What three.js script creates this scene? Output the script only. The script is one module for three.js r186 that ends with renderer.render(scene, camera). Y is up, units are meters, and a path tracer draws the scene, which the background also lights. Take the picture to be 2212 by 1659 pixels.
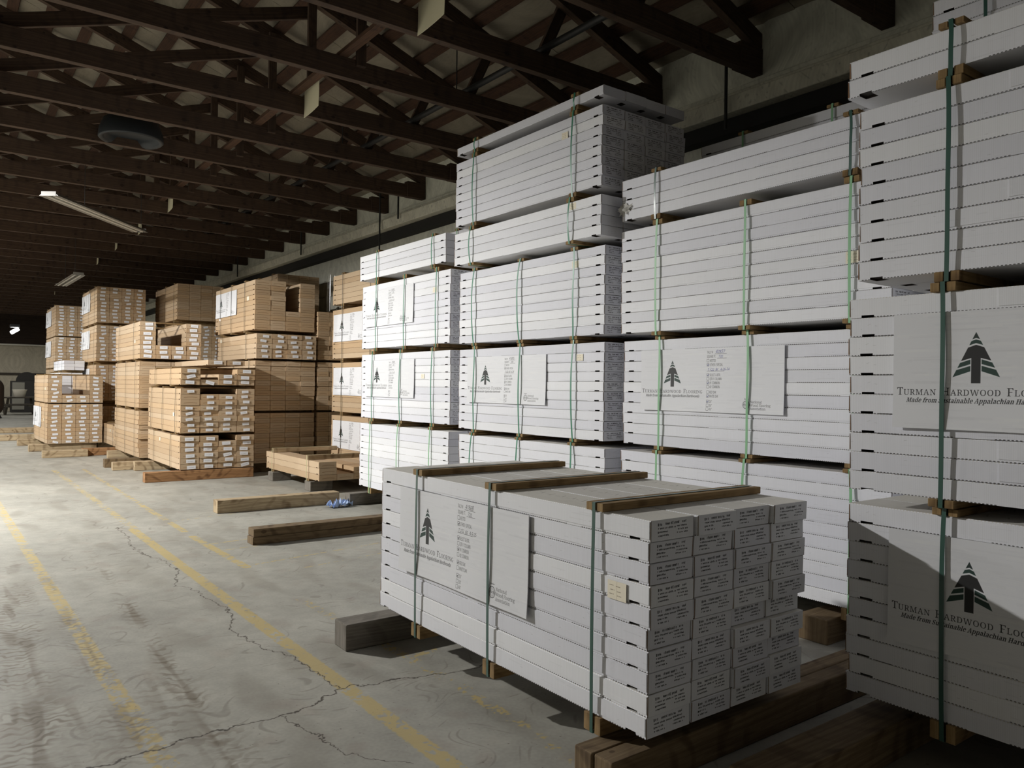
import * as THREE from 'three';
import { RoundedBoxGeometry } from 'three/addons/geometries/RoundedBoxGeometry.js';
import { mergeGeometries } from 'three/addons/utils/BufferGeometryUtils.js';
import { RectAreaLightUniformsLib } from 'three/addons/lights/RectAreaLightUniformsLib.js';
import { createNoise2D } from 'simplex-noise';

// ---------------------------------------------------------------- camera, lights, exposure
const scene = new THREE.Scene();
scene.background = new THREE.Color(0x000000);
const R = THREE.MathUtils.degToRad;
const camera = new THREE.PerspectiveCamera(52.96, 2212 / 1659, 0.05, 120);
camera.position.set(0, 1.5, 0);
camera.rotation.order = 'YXZ';
camera.rotation.set(R(0.239), R(-36.719), R(0.744));
const renderer = new THREE.WebGLRenderer({ antialias: true });
renderer.toneMapping = THREE.LinearToneMapping;
renderer.toneMappingExposure = 1.0;
renderer.shadowMap.enabled = true;
RectAreaLightUniformsLib.init();
// high-bay lamps of the aisle (all left of the frame): [x, y, z, candela]
const HIGH_BAYS = [[-2.7, 4.58, -11.0, 385], [-2.7, 4.58, -20.4, 185], [-2.7, 4.58, -29.7, 130], [-2.7, 4.58, -39.1, 45]];
const LAMP_COLOR = new THREE.Color(1, 0.985, 0.95);

// ---------------------------------------------------------------- helpers
let seed = 7;
const rnd = () => { seed = (seed + 0x6d2b79f5) | 0; let t = Math.imul(seed ^ (seed >>> 15), 1 | seed); t = (t + Math.imul(t ^ (t >>> 7), 61 | t)) ^ t; return ((t ^ (t >>> 14)) >>> 0) / 4294967296; };
const rr = (a, b) => a + (b - a) * rnd();
const pick = (a) => a[Math.floor(rnd() * a.length)];
const noise = createNoise2D(rnd);
const clamp = (x, a = 0, b = 1) => Math.min(b, Math.max(a, x));
const sstep = (a, b, x) => { const t = clamp((x - a) / (b - a)); return t * t * (3 - 2 * t); };
const used = {};
function numbered(name) { const n = used[name] = (used[name] ?? -1) + 1; return n ? name + '_' + String(n).padStart(3, '0') : name; }
function mesh(name, geo, mat, parent) {
  const m = new THREE.Mesh(geo, mat); m.name = name; m.castShadow = m.receiveShadow = true;
  parent.add(m); return m;
}
function thing(name, label, category, pos = [0, 0, 0], yaw = 0, group) {
  const g = new THREE.Group(); g.name = numbered(name); g.position.set(...pos); g.rotation.y = yaw;
  g.userData = { label, category }; if (group) g.userData.group = group;
  scene.add(g); return g;
}
function single(name, geo, mat, label, category, pos = [0, 0, 0], group) {
  const m = mesh(numbered(name), geo, mat, scene); m.position.set(...pos);
  m.userData = { label, category }; if (group) m.userData.group = group; return m;
}
function struct(name, geo, mat) { const m = mesh(name, geo, mat, scene); m.userData = { kind: 'structure', label: name.replace(/_/g, ' ') }; return m; }
function canvas(w, h) { const c = document.createElement('canvas'); c.width = w; c.height = h; return c; }
function tex(c, repeat = false) {
  const t = new THREE.CanvasTexture(c); t.colorSpace = THREE.SRGBColorSpace; t.anisotropy = 8;
  if (repeat) t.wrapS = t.wrapT = THREE.RepeatWrapping;
  return t;
}
const std = (o) => new THREE.MeshStandardMaterial({ roughness: 0.85, metalness: 0, ...o });
// box uv in metres; grain runs along the given axis (0 x, 1 y, 2 z)
function uvGrain(geo, grain, su = 2, sv = 0.5) {
  const g = geo.index ? geo.toNonIndexed() : geo, p = g.attributes.position, n = g.attributes.normal, uv = new Float32Array(p.count * 2);
  const ou = rnd() * 2, ov = rnd() * 2;
  for (let t = 0; t < p.count; t += 3) {
    const ax = Math.abs(n.getX(t) + n.getX(t + 1) + n.getX(t + 2)), ay = Math.abs(n.getY(t) + n.getY(t + 1) + n.getY(t + 2)), az = Math.abs(n.getZ(t) + n.getZ(t + 1) + n.getZ(t + 2));
    const d = ax > ay && ax > az ? 0 : ay > az ? 1 : 2, o = [0, 1, 2].filter((i) => i !== d);
    let a = o[0], b = o[1]; if (b === grain) [a, b] = [b, a];
    for (let k = t; k < t + 3; k++) {
      const q = [p.getX(k), p.getY(k), p.getZ(k)];
      uv[k * 2] = q[a] / su + ou; uv[k * 2 + 1] = q[b] / sv + ov;
    }
  }
  g.setAttribute('uv', new THREE.BufferAttribute(uv, 2)); return g;
}
const wbox = (lx, ly, lz, grain, r = 0.005) => uvGrain(new RoundedBoxGeometry(lx, ly, lz, 1, r), grain);
const pbox = (lx, ly, lz, x = 0, y = 0, z = 0) => new THREE.BoxGeometry(lx, ly, lz).translate(x, y, z);

// ---------------------------------------------------------------- textures
function woodTexture(light, dark, opt = {}) {
  const W = 1024, H = 256, c = canvas(W, H), x = c.getContext('2d'), im = x.createImageData(W, H), o = rnd() * 100;
  const knots = Array.from({ length: opt.knots ?? 4 }, () => [rnd(), rnd(), rr(0.01, 0.025)]);
  for (let j = 0; j < H; j++) for (let i = 0; i < W; i++) {
    const u = i / W, v = j / H;                      // u 2 m, v 0.5 m
    // periodic in both directions
    const a = u * 6.2832, b = v * 6.2832;
    const cx = Math.cos(a) * 0.6 + o, sx = Math.sin(a) * 0.6;
    let g = noise(cx + Math.cos(b) * 3, sx + Math.sin(b) * 3) * 0.5 + noise(cx * 2 + Math.cos(b) * 14, sx * 2 + Math.sin(b) * 14) * 0.35 + noise(cx * 6 + Math.cos(b) * 34, sx * 6 + Math.sin(b) * 34) * 0.25;
    let t = clamp(0.42 + g * 0.42);
    const st = noise(Math.cos(a) * 2.2 + 40 + o, Math.sin(a) * 2.2 + Math.cos(b) * 0.7) ;
    t = clamp(t + Math.max(0, st - 0.25) * (opt.stain ?? 0.6));
    for (const [ku, kv, kr] of knots) { const dx = (u - ku) * 2, dy = (v - kv) * 0.5, d = Math.hypot(dx * 0.7, dy); t = clamp(t + 0.75 * (1 - sstep(kr * 0.5, kr, d))); }
    const k = (j * W + i) * 4;
    for (let q = 0; q < 3; q++) im.data[k + q] = light[q] + (dark[q] - light[q]) * t;
    im.data[k + 3] = 255;
  }
  x.putImageData(im, 0, 0); return tex(c, true);
}
const M = {};
const texTimber = woodTexture([206, 187, 154], [122, 102, 76], { stain: 0.8, knots: 5 });
const texGrey = woodTexture([140, 134, 124], [84, 79, 72], { stain: 0.4, knots: 3 });
const texTruss = woodTexture([92, 72, 56], [48, 36, 28], { stain: 0.4, knots: 6 });
M.timber = std({ map: texTimber, roughness: 0.9 });
M.timberRed = std({ map: texTimber, color: 0xe6c3a6, roughness: 0.9 });
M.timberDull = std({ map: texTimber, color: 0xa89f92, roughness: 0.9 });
M.timberGrey = std({ map: texGrey, roughness: 0.95 });
M.lath = std({ map: texTimber, color: 0xd2c3a6, roughness: 0.9 });
M.truss = std({ map: texTruss, roughness: 0.95 });
M.purlin = std({ map: texTruss, color: 0xe8cdbc, roughness: 0.95 });
M.brace = std({ map: texTruss, color: 0xffe2c4, roughness: 0.95 });

// carton print atlas: 8 front strips, 6 end panels, one lid, plain, bare board edge, box interior
const AW = 2048, AH = 1024;
function cartonAtlas(base, lid, edge, inside, ink, brown) {
  const c = canvas(AW, AH), x = c.getContext('2d');
  const css = (a, k = 0) => `rgb(${a.map((q) => Math.round(clamp(q + k, 0, 255))).join(',')})`;
  x.fillStyle = css(base); x.fillRect(0, 0, AW, AH);
  for (let i = 0; i < 8; i++) {
    const y = i * 64;
    x.fillStyle = css(base, rr(-5, 3)); x.fillRect(0, y, AW, 64);
    for (let q = 0; q < AW; q += 7) { x.fillStyle = `rgba(0,0,0,${0.008 + 0.018 * rnd()})`; x.fillRect(q, y, 3, 64); }
    for (let q = 0; q < 26; q++) { x.fillStyle = rnd() < 0.5 ? 'rgba(90,84,76,0.05)' : 'rgba(255,255,255,0.10)'; x.fillRect(rnd() * AW, y + rnd() * 60, rr(10, 120), rr(1, 4)); }
    for (let q = 0; q < 7; q++) { x.strokeStyle = 'rgba(60,56,52,0.22)'; x.lineWidth = 1; x.beginPath(); const a = rnd() * AW, b = y + rr(8, 56); x.moveTo(a, b); x.lineTo(a + rr(-14, 14), b + rr(-5, 5)); x.stroke(); }
    // cut perforation of the folded bottom edge
    let q = rr(0, 200);
    x.fillStyle = brown ? 'rgba(74,52,30,0.75)' : 'rgba(58,55,54,0.85)';
    while (q < AW) { const run = rr(300, 900); for (let e = 0; e < run && q + e < AW; e += 13) x.fillRect(q + e, y + 61, 7, 3); q += run + rr(20, 260); }
    if (!brown && i % 2) for (let e = 4; e < 190; e += 13) { x.fillRect(e, y + 61, 7, 3); }
  }
  for (let i = 0; i < 6; i++) {
    const x0 = i * 256, y0 = 512;
    x.save(); x.beginPath(); x.rect(x0, y0, 256, 84); x.clip();
    x.fillStyle = css(base, rr(-6, 2)); x.fillRect(x0, y0, 256, 84);
    for (let q = 0; q < 256; q += 6) { x.fillStyle = `rgba(0,0,0,${0.01 + 0.02 * rnd()})`; x.fillRect(x0 + q, y0, 3, 84); }
    if (i < 4) {          // stencilled data lines, too small to read in the photograph
      x.fillStyle = ink;
      const words = (px, py, len, hgt) => { let q = px; while (q < px + len) { const w = rr(2, 5); x.fillRect(q, py + rr(0, 1.4), w, hgt); if (rnd() < 0.7) x.fillRect(q, py + hgt * rr(-0.2, 0.8), w + 2, 1.6); q += w + rr(1.4, 3) + (rnd() < 0.16 ? 5 : 0); } };
      x.fillRect(x0 + 42, y0 + 14, 6, 11); words(x0 + 52, y0 + 15, 14, 8);
      words(x0 + 86, y0 + 14, 78, 8); words(x0 + 184, y0 + 13, 22, 7);
      words(x0 + 44, y0 + 31, 100, 5); words(x0 + 152, y0 + 29, 56, 5);
      words(x0 + 44, y0 + 45, 52, 5); words(x0 + 158, y0 + 42, 60, 5);
      words(x0 + 44, y0 + 59, 58, 5); words(x0 + 152, y0 + 55, 64, 4);
      x.fillRect(x0 + 42, y0 + 45, 5, 8);
    } else if (brown) {   // faint printed band
      x.strokeStyle = 'rgba(92,60,30,0.4)'; x.lineWidth = 7; x.beginPath();
      for (let q = 0; q <= 180; q += 6) x.lineTo(x0 + 40 + q, y0 + 52 - 8 * Math.sin(q / 58) + rr(-1, 1)); x.stroke();
    } else { x.fillStyle = 'rgba(70,68,66,0.16)'; for (let q = 0; q < 5; q++) x.fillRect(x0 + rr(60, 190), y0 + rr(20, 60), rr(8, 26), 2); }
    x.restore();
  }
  x.fillStyle = css(lid); x.fillRect(0, 600, AW, 256);
  for (let q = 0; q < 1500; q++) { x.fillStyle = rnd() < 0.5 ? `rgba(0,0,0,${0.02 + 0.03 * rnd()})` : `rgba(255,250,238,${0.02 + 0.05 * rnd()})`; x.fillRect(rnd() * AW, 600 + rnd() * 256, rr(4, 60), rr(1, 5)); }
  if (!brown) {           // worn print on the lids and their white cut edges
    x.fillStyle = 'rgba(96,92,80,0.32)'; x.font = 'italic 74px serif';
    for (const q of [240, 1180]) { x.save(); x.translate(q, 770); x.scale(1.5, 0.8); for (let k = 0; k < 9; k++) x.fillRect(k * 44 + rr(-6, 6), -rr(10, 44), rr(4, 20), rr(5, 9)); x.restore(); x.strokeStyle = 'rgba(96,92,80,0.28)'; x.lineWidth = 6; x.beginPath(); for (let k = 0; k < 9; k++) { x.moveTo(q + k * 70 + 8, 780); x.lineTo(q + k * 70 + rr(20, 40), 700 + rr(0, 40)); } x.stroke(); }
    for (let e = 0; e < AW; e += 12) { x.fillStyle = css(base, 8); x.fillRect(e, 600, 7, 6); x.fillRect(e, 850, 7, 6); }
  }
  x.fillStyle = css(base, -4); x.fillRect(0, 880, AW, 60);
  x.fillStyle = css(edge); x.fillRect(0, 955, 96, 69);
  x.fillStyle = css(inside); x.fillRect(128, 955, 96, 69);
  return tex(c);
}
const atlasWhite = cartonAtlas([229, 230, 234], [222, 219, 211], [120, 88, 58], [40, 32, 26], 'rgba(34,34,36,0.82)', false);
const atlasBrown = cartonAtlas([191, 168, 139], [182, 157, 127], [138, 102, 64], [44, 30, 18], 'rgba(80,52,26,0.30)', true);
M.white = [0xffffff, 0xf8f8fa, 0xf2f2f6].map((k) => std({ map: atlasWhite, color: k, roughness: 0.72 }));
M.brown = [0xffffff, 0xf4efe8, 0xfaf2e6].map((k) => std({ map: atlasBrown, color: k, roughness: 0.8 }));

// ---------------------------------------------------------------- carton geometry (unit carton 2.15 x 0.0785 x 0.2405)
const CL = 2.15, CH = 0.0785, CW = 0.2405;
const AV = (y) => 1 - y / AH, AU = (x) => x / AW;
function cartonGeo(strip, end, seam, lean, flare) {
  const P = [], U = [];
  const quad = (pts, uvs) => { for (const i of [0, 1, 2, 0, 2, 3]) { P.push(...pts[i]); U.push(...uvs[i]); } };
  const rect = (u0, v0, u1, v1) => [[u0, v0], [u1, v0], [u1, v1], [u0, v1]];
  const hx = CW / 2, hz = CL / 2, c = 0.003;
  const su = (z) => AU(4 + (AW - 8) * (z + hz) / CL), sv = (y) => AV(strip * 64 + 63.5 - 63 * y / CH);
  const plain = rect(AU(20), AV(935), AU(1900), AV(885)), edge = rect(AU(8), AV(1015), AU(88), AV(962)), inside = rect(AU(136), AV(1015), AU(216), AV(962));
  const front = (z0, z1, y0, y1) => quad([[-hx, y0, z0], [-hx, y0, z1], [-hx, y1, z1], [-hx, y1, z0]], rect(su(z0), sv(y0), su(z1), sv(y1)));
  const nh = 0.0095, nd = 0.055, n = [[-hz + 0.052, -hz + 0.106], [hz - 0.106, hz - 0.052]];
  front(-hz, hz, nh, CH - c);
  const cuts = [-hz, ...n.flat(), hz];
  for (let i = 0; i < 5; i++) {
    const a = cuts[i], b = cuts[i + 1];
    if (i % 2 === 0) { front(a, b, 0, nh); quad([[-hx, 0, a], [-hx + nd, 0, a], [-hx + nd, 0, b], [-hx, 0, b]], plain); continue; }
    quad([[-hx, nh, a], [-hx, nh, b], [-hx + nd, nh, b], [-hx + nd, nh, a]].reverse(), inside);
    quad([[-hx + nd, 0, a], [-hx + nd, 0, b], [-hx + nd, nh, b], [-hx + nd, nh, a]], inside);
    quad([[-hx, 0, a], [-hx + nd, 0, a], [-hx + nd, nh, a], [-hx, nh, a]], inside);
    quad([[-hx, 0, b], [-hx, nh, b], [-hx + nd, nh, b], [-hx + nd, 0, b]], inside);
  }
  quad([[-hx + nd, 0, -hz], [hx, 0, -hz], [hx, 0, hz], [-hx + nd, 0, hz]], plain);                       // bottom
  quad([[-hx, CH - c, -hz], [-hx, CH - c, hz], [-hx + c, CH, hz], [-hx + c, CH, -hz]], rect(AU(4), AV(604), AU(2044), AV(601)));
  quad([[-hx + c, CH, -hz], [-hx + c, CH, hz], [hx, CH, hz], [hx, CH, -hz]], rect(AU(4), AV(603), AU(2044), AV(853)));  // lid
  quad([[hx, 0, hz], [hx, 0, -hz], [hx, CH, -hz], [hx, CH, hz]], plain);                                   // back
  for (const s of [1, -1]) {                                                                               // ends: flap panel and bare board edge
    const z = s * hz, e = 0.0045, t = s * (hz + flare), e0 = end * 256;
    const A = [-hx, 0, z], B = [-hx + e, 0, z - s * 0.001], Cc = [-hx + e, CH - 0.002, z - s * 0.001], D = [-hx, CH - 0.003, z];
    const E = [hx - 0.002, 0.001, z + s * lean], F = [hx - 0.002, CH - 0.002, t], G = [-hx + e, 0.001, z + s * lean], Hh = [-hx + e, CH - 0.002, t];
    const er = rect(AU(e0 + 6), AV(593), AU(e0 + 250), AV(515));
    if (s > 0) { quad([A, B, Cc, D], edge); quad([G, E, F, Hh], er); quad([Hh, F, [hx - 0.002, CH, z], [-hx + e, CH, z]], plain); quad([G, Hh, Cc, B], plain); quad([F, E, [hx, 0, z], [hx, CH, z]], edge); }
    else { quad([B, A, D, Cc], edge); quad([E, G, Hh, F], plain); quad([F, Hh, [-hx + e, CH, z], [hx - 0.002, CH, z]], plain); quad([Hh, G, B, Cc], plain); quad([E, F, [hx, CH, z], [hx, 0, z]], edge); }
  }
  { const w = 0.003 + 0.005 * Math.abs(Math.sin(strip * 2.3 + end)), x = -hx - 0.0012; quad([[x, 0.006, -hz], [x, 0.006, -hz + w], [x, CH - 0.006, -hz + w * 0.6], [x, CH - 0.006, -hz]], edge); }
  if (seam !== null) {                                                                                     // overlapping half of the sleeve
    const x = -hx - 0.003, z0 = seam, z1 = hz - 0.003, y0 = nh + 0.001, y1 = CH - 0.004;
    quad([[x, y0, z0], [x, y0, z1], [x, y1, z1], [x, y1, z0]], rect(su(z0), sv(y0), su(z1), sv(y1)));
    quad([[-hx, y0, z0], [x, y0, z0], [x, y1, z0], [-hx, y1, z0]], plain);
    quad([[x, y0, z1], [-hx, y0, z1], [-hx, y1, z1], [x, y1, z1]], plain);
    quad([[x, y1, z0], [x, y1, z1], [-hx, y1, z1], [-hx, y1, z0]], plain);
    quad([[-hx, y0, z0], [-hx, y0, z1], [x, y0, z1], [x, y0, z0]], plain);
  }
  const g = new THREE.BufferGeometry();
  g.setAttribute('position', new THREE.Float32BufferAttribute(P, 3)); g.setAttribute('uv', new THREE.Float32BufferAttribute(U, 2));
  g.computeVertexNormals(); return g;
}
const SEAMS = [-0.72, 0.18, -0.35, 0.55, -0.1, 0.74, -0.5, 0.34];
const GEO = { print: [], blank: [] };
for (let i = 0; i < 8; i++) {
  GEO.print.push(cartonGeo(i, i % 4, SEAMS[i], rr(-0.001, 0.003), rr(0, 0.007)));
  GEO.blank.push(cartonGeo(i, 4 + i % 2, i % 3 === 2 ? null : SEAMS[(i + 3) % 8], rr(-0.001, 0.002), rr(0, 0.003)));
}

// ---------------------------------------------------------------- bundle cards (printed sheets under the straps)
function tree(x, cx, y, h) {
  const hw = (t) => 0.485 * t * h, P = (pts, col) => { x.fillStyle = col; x.beginPath(); pts.forEach(([a, b], i) => (i ? x.lineTo(cx + a, y + b * h) : x.moveTo(cx + a, y + b * h))); x.closePath(); x.fill(); };
  const green = '#1d3a33', black = '#1b1b1c', tw = 0.085 * h, gap = tw + 0.016 * h;
  P([[0, 0], [hw(0.14), 0.14], [0, 0.115], [-hw(0.14), 0.14]], '#20302c');
  P([[0, 0.145], [hw(0.175), 0.175], [hw(0.255), 0.255], [0, 0.215], [-hw(0.255), 0.255], [-hw(0.175), 0.175]], green);
  P([[0, 0.25], [hw(0.3), 0.3], [hw(0.56), 0.56], [tw, 0.505], [tw, 1], [-tw, 1], [-tw, 0.505], [-hw(0.56), 0.56], [-hw(0.3), 0.3]], black);
  for (const s of [-1, 1]) {
    P([[s * gap, 0.535], [s * hw(0.6), 0.6], [s * hw(0.7), 0.7], [s * gap, 0.625]], green);
    P([[s * gap, 0.66], [s * hw(0.74), 0.74], [s * hw(0.88), 0.88], [s * gap, 0.765]], green);
  }
}
function smallCaps(x, words, cx, y, big, small) {
  const run = (draw) => { let q = 0; words.forEach((w, i) => { for (let k = 0; k < w.length; k++) { x.font = `${k ? small : big}px serif`; const wd = x.measureText(w[k]).width; if (draw) x.fillText(w[k], cx - tot / 2 + q, y); q += wd + 1.5; } if (i < words.length - 1) q += big * 0.42; }); return q; };
  let tot = 0; tot = run(false); run(true);
}
const CARDS = {};
function cardTexture(key) {
  if (CARDS[key]) return CARDS[key];
  const d = {
    a: { tally: '41868', note: 'T 222  60   4-9-25', ink: '#26262a', oak: 0 },
    b: { tally: '42837', note: 'T 222  Bc   4-26-24', ink: '#2b2f7a', oak: 1 },
    c: { tally: '41805', note: 'T 222 30  3-24', ink: '#2a2a2e', oak: 0 },
  }[key];
  const W = 1400, H = 504, c = canvas(W, H), x = c.getContext('2d');
  x.fillStyle = 'rgb(220,221,225)'; x.fillRect(0, 0, W, H);
  for (let q = 0; q < 260; q++) { x.fillStyle = rnd() < 0.5 ? 'rgba(0,0,0,0.012)' : 'rgba(255,255,255,0.05)'; x.fillRect(rnd() * W, rnd() * H, rr(20, 260), rr(2, 14)); }
  tree(x, 342, 92, 214);
  x.fillStyle = '#1d1d1f'; smallCaps(x, ['TURMAN', 'HARDWOOD', 'FLOORING'], 338, 358, 45, 35);
  x.save(); x.translate(342, 390); x.transform(1, 0, -0.28, 1, 0, 0); x.font = 'bold 27px serif'; x.textAlign = 'center'; x.scale(0.86, 1.05); x.fillText('Made from Sustainable Appalachian Hardwoods', 0, 0); x.restore();
  const cond = (s, px, py, size = 27) => { x.save(); x.translate(px, py); x.scale(0.62, 1); x.font = `${size}px sans-serif`; x.fillText(s, 0, 0); x.restore(); };
  const hand = (s, px, py, size) => { x.save(); x.translate(px, py); x.transform(1, 0, -0.22, 1, 0, 0); x.fillStyle = d.ink; x.font = `${size}px sans-serif`; for (let k = 0, q = 0; k < s.length; k++) { x.save(); x.translate(q, rr(-2, 2)); x.rotate(rr(-0.06, 0.06)); x.fillText(s[k], 0, 0); x.restore(); q += x.measureText(s[k]).width * 0.95; } x.restore(); };
  const X0 = 700; x.lineWidth = 2; x.strokeStyle = x.fillStyle = '#222224';
  const line = (a, b, y) => { x.beginPath(); x.moveTo(a, y); x.lineTo(b, y); x.stroke(); };
  cond('TALLY #', X0, 44); line(X0 + 78, X0 + 192, 48); hand(d.tally, X0 + 84, 42, 34);
  cond('SQUARE FT.', X0, 77); line(X0 + 100, X0 + 192, 82); hand('720', X0 + 112, 78, 27);
  line(X0, X0 + 170, 182); hand(d.note, X0 + 8, 178, 27);
  const rows = [['NESTED', 110, 0], ['OTHER / SPECIAL', 143, 1], ['SELECT & BTR.', 222, 1], ['QTR 1 COLUMN', 253, 0], ['#1 COMMON', 284, 1], ['#2 COMMON', 315, 0], ['RED OAK', 357, !d.oak], ['WHITE OAK', 388, d.oak], ['2\u00bc"', 430, 1], ['3\u00bc"', 461, 0], ['4\u00bc"', 490, 0]];
  for (const [s, y, on] of rows) {
    x.strokeStyle = x.fillStyle = '#222224'; x.lineWidth = 2; x.strokeRect(X0, y - 21, 21, 21); cond(s, X0 + 28, y, 27);
    if (on) { x.strokeStyle = d.ink; x.lineWidth = 4; x.beginPath(); x.moveTo(X0 + 4, y - 12); x.lineTo(X0 + 10, y - 4); x.lineTo(X0 + 20, y - 16); x.stroke(); }
  }
  // association mark
  x.fillStyle = x.strokeStyle = '#2a2a2c'; x.lineWidth = 3; x.font = 'bold 10px sans-serif'; x.fillText('Member', 1060, 398);
  for (const r of [29, 22, 16]) { x.lineWidth = r === 29 ? 3.5 : 1.2; x.beginPath(); x.ellipse(1078, 437, r, r, 0.3, 0, 6.3); x.stroke(); }
  x.font = 'italic bold 19px serif'; x.fillText('NWFA', 1050, 444);
  x.font = '25px serif'; x.fillText('National', 1112, 424); x.fillText('Wood Flooring', 1112, 449); x.fillText('Association', 1112, 474);
  return (CARDS[key] = std({ map: tex(c), roughness: 0.6 }));
}
function sheetGeo(w, h, warp) {           // slightly warped sheet with thickness, width along z, facing -x
  const g = new THREE.BoxGeometry(w, h, 0.004, 12, 4, 1), p = g.attributes.position;
  for (let i = 0; i < p.count; i++) { const u = p.getX(i) / w, v = p.getY(i) / h; p.setZ(i, p.getZ(i) + warp * (Math.abs(u * 2) ** 3 * 0.5 + Math.max(0, -v * 2) ** 2 * 0.6) + warp * 0.25 * Math.sin(u * 9)); }
  g.computeVertexNormals(); g.rotateY(-Math.PI / 2); return g;
}
M.cardEdge = std({ color: 0xcfcdc8 });
M.strapDark = new THREE.MeshPhysicalMaterial({ color: new THREE.Color(0x2c5248), roughness: 0.38, clearcoat: 0.2, clearcoatRoughness: 0.2 });
M.strapGreen = new THREE.MeshPhysicalMaterial({ color: new THREE.Color(0x2f7a5e), roughness: 0.42, clearcoat: 0.12, clearcoatRoughness: 0.25 });
M.strapLight = new THREE.MeshPhysicalMaterial({ color: new THREE.Color(0x7fb487), roughness: 0.5, clearcoat: 0.08, clearcoatRoughness: 0.35 });
M.strapBlack = new THREE.MeshPhysicalMaterial({ color: new THREE.Color(0x3b3a2e), roughness: 0.35, clearcoat: 0.3 });
M.label = (() => { const c = canvas(128, 52), x = c.getContext('2d'); x.fillStyle = '#e9ebf0'; x.fillRect(0, 0, 128, 52); x.fillStyle = 'rgba(70,72,88,0.5)'; for (let q = 24; q < 104; q += rr(5, 9)) x.fillRect(q, 24, rr(2, 5), rr(5, 9)); return std({ map: tex(c), roughness: 0.6 }); })();
M.tag = (() => { const c = canvas(128, 96), x = c.getContext('2d'); x.fillStyle = '#ece4d0'; x.fillRect(0, 0, 128, 96); x.fillStyle = 'rgba(84,66,44,0.75)'; for (const [y, a] of [[22, 40], [24, 84], [46, 46], [68, 40], [50, 90], [72, 92]]) for (let q = 0; q < 26; q += 6) x.fillRect(a - 26 + q, y, rr(2, 5), 4); x.fillStyle = 'rgba(150,130,100,0.5)'; x.fillRect(64, 0, 2, 96); return std({ map: tex(c), roughness: 0.8 }); })();
M.sealMetal = std({ color: 0xb9bdc0, metalness: 0.9, roughness: 0.25 });

// strap swept round the front, top and underside of a bundle
function strapGeo(W, yTop, yBot, width, bow, drift, over) {
  const pts = [[W / 2, yTop, 0]], hx = -W / 2 - over;
  pts.push([hx + 0.01, yTop, 0]);
  const N = 14;
  for (let i = 0; i <= N; i++) { const t = i / N; pts.push([hx - 0.002 - bow * Math.sin(Math.PI * t), yTop + (yBot - yTop) * t, drift * Math.sin(Math.PI * Math.pow(t, 0.8)) + drift * 0.15 * Math.sin(t * 9)]); }
  pts.push([hx + 0.01, yBot, 0]); pts.push([W / 2, yBot, 0]);
  const P = [], I = [], th = 0.0009;
  pts.forEach((p, i) => {
    const a = pts[Math.max(0, i - 1)], b = pts[Math.min(pts.length - 1, i + 1)], dx = b[0] - a[0], dy = b[1] - a[1], l = Math.hypot(dx, dy) || 1, nx = dy / l, ny = -dx / l;
    for (const [sn, sz] of [[1, -1], [1, 1], [-1, 1], [-1, -1]]) P.push(p[0] + nx * th * sn, p[1] + ny * th * sn, p[2] + sz * width / 2);
    if (i) for (let k = 0; k < 4; k++) { const q = (i - 1) * 4 + k, r = (i - 1) * 4 + (k + 1) % 4; I.push(q, r, r + 4, q, r + 4, q + 4); }
  });
  const g = new THREE.BufferGeometry(); g.setAttribute('position', new THREE.Float32BufferAttribute(P, 3)); g.setIndex(I);
  const n = g.toNonIndexed(); n.computeVertexNormals(); return n;
}
const stickCache = {};
function stickGeo(W, h) { const k = W.toFixed(3) + '/' + h.toFixed(3); return (stickCache[k] ??= wbox(W, h, 0.036, 0, 0.003)); }
const labelGeo = new THREE.BoxGeometry(0.104, 0.042, 0.0012);

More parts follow.
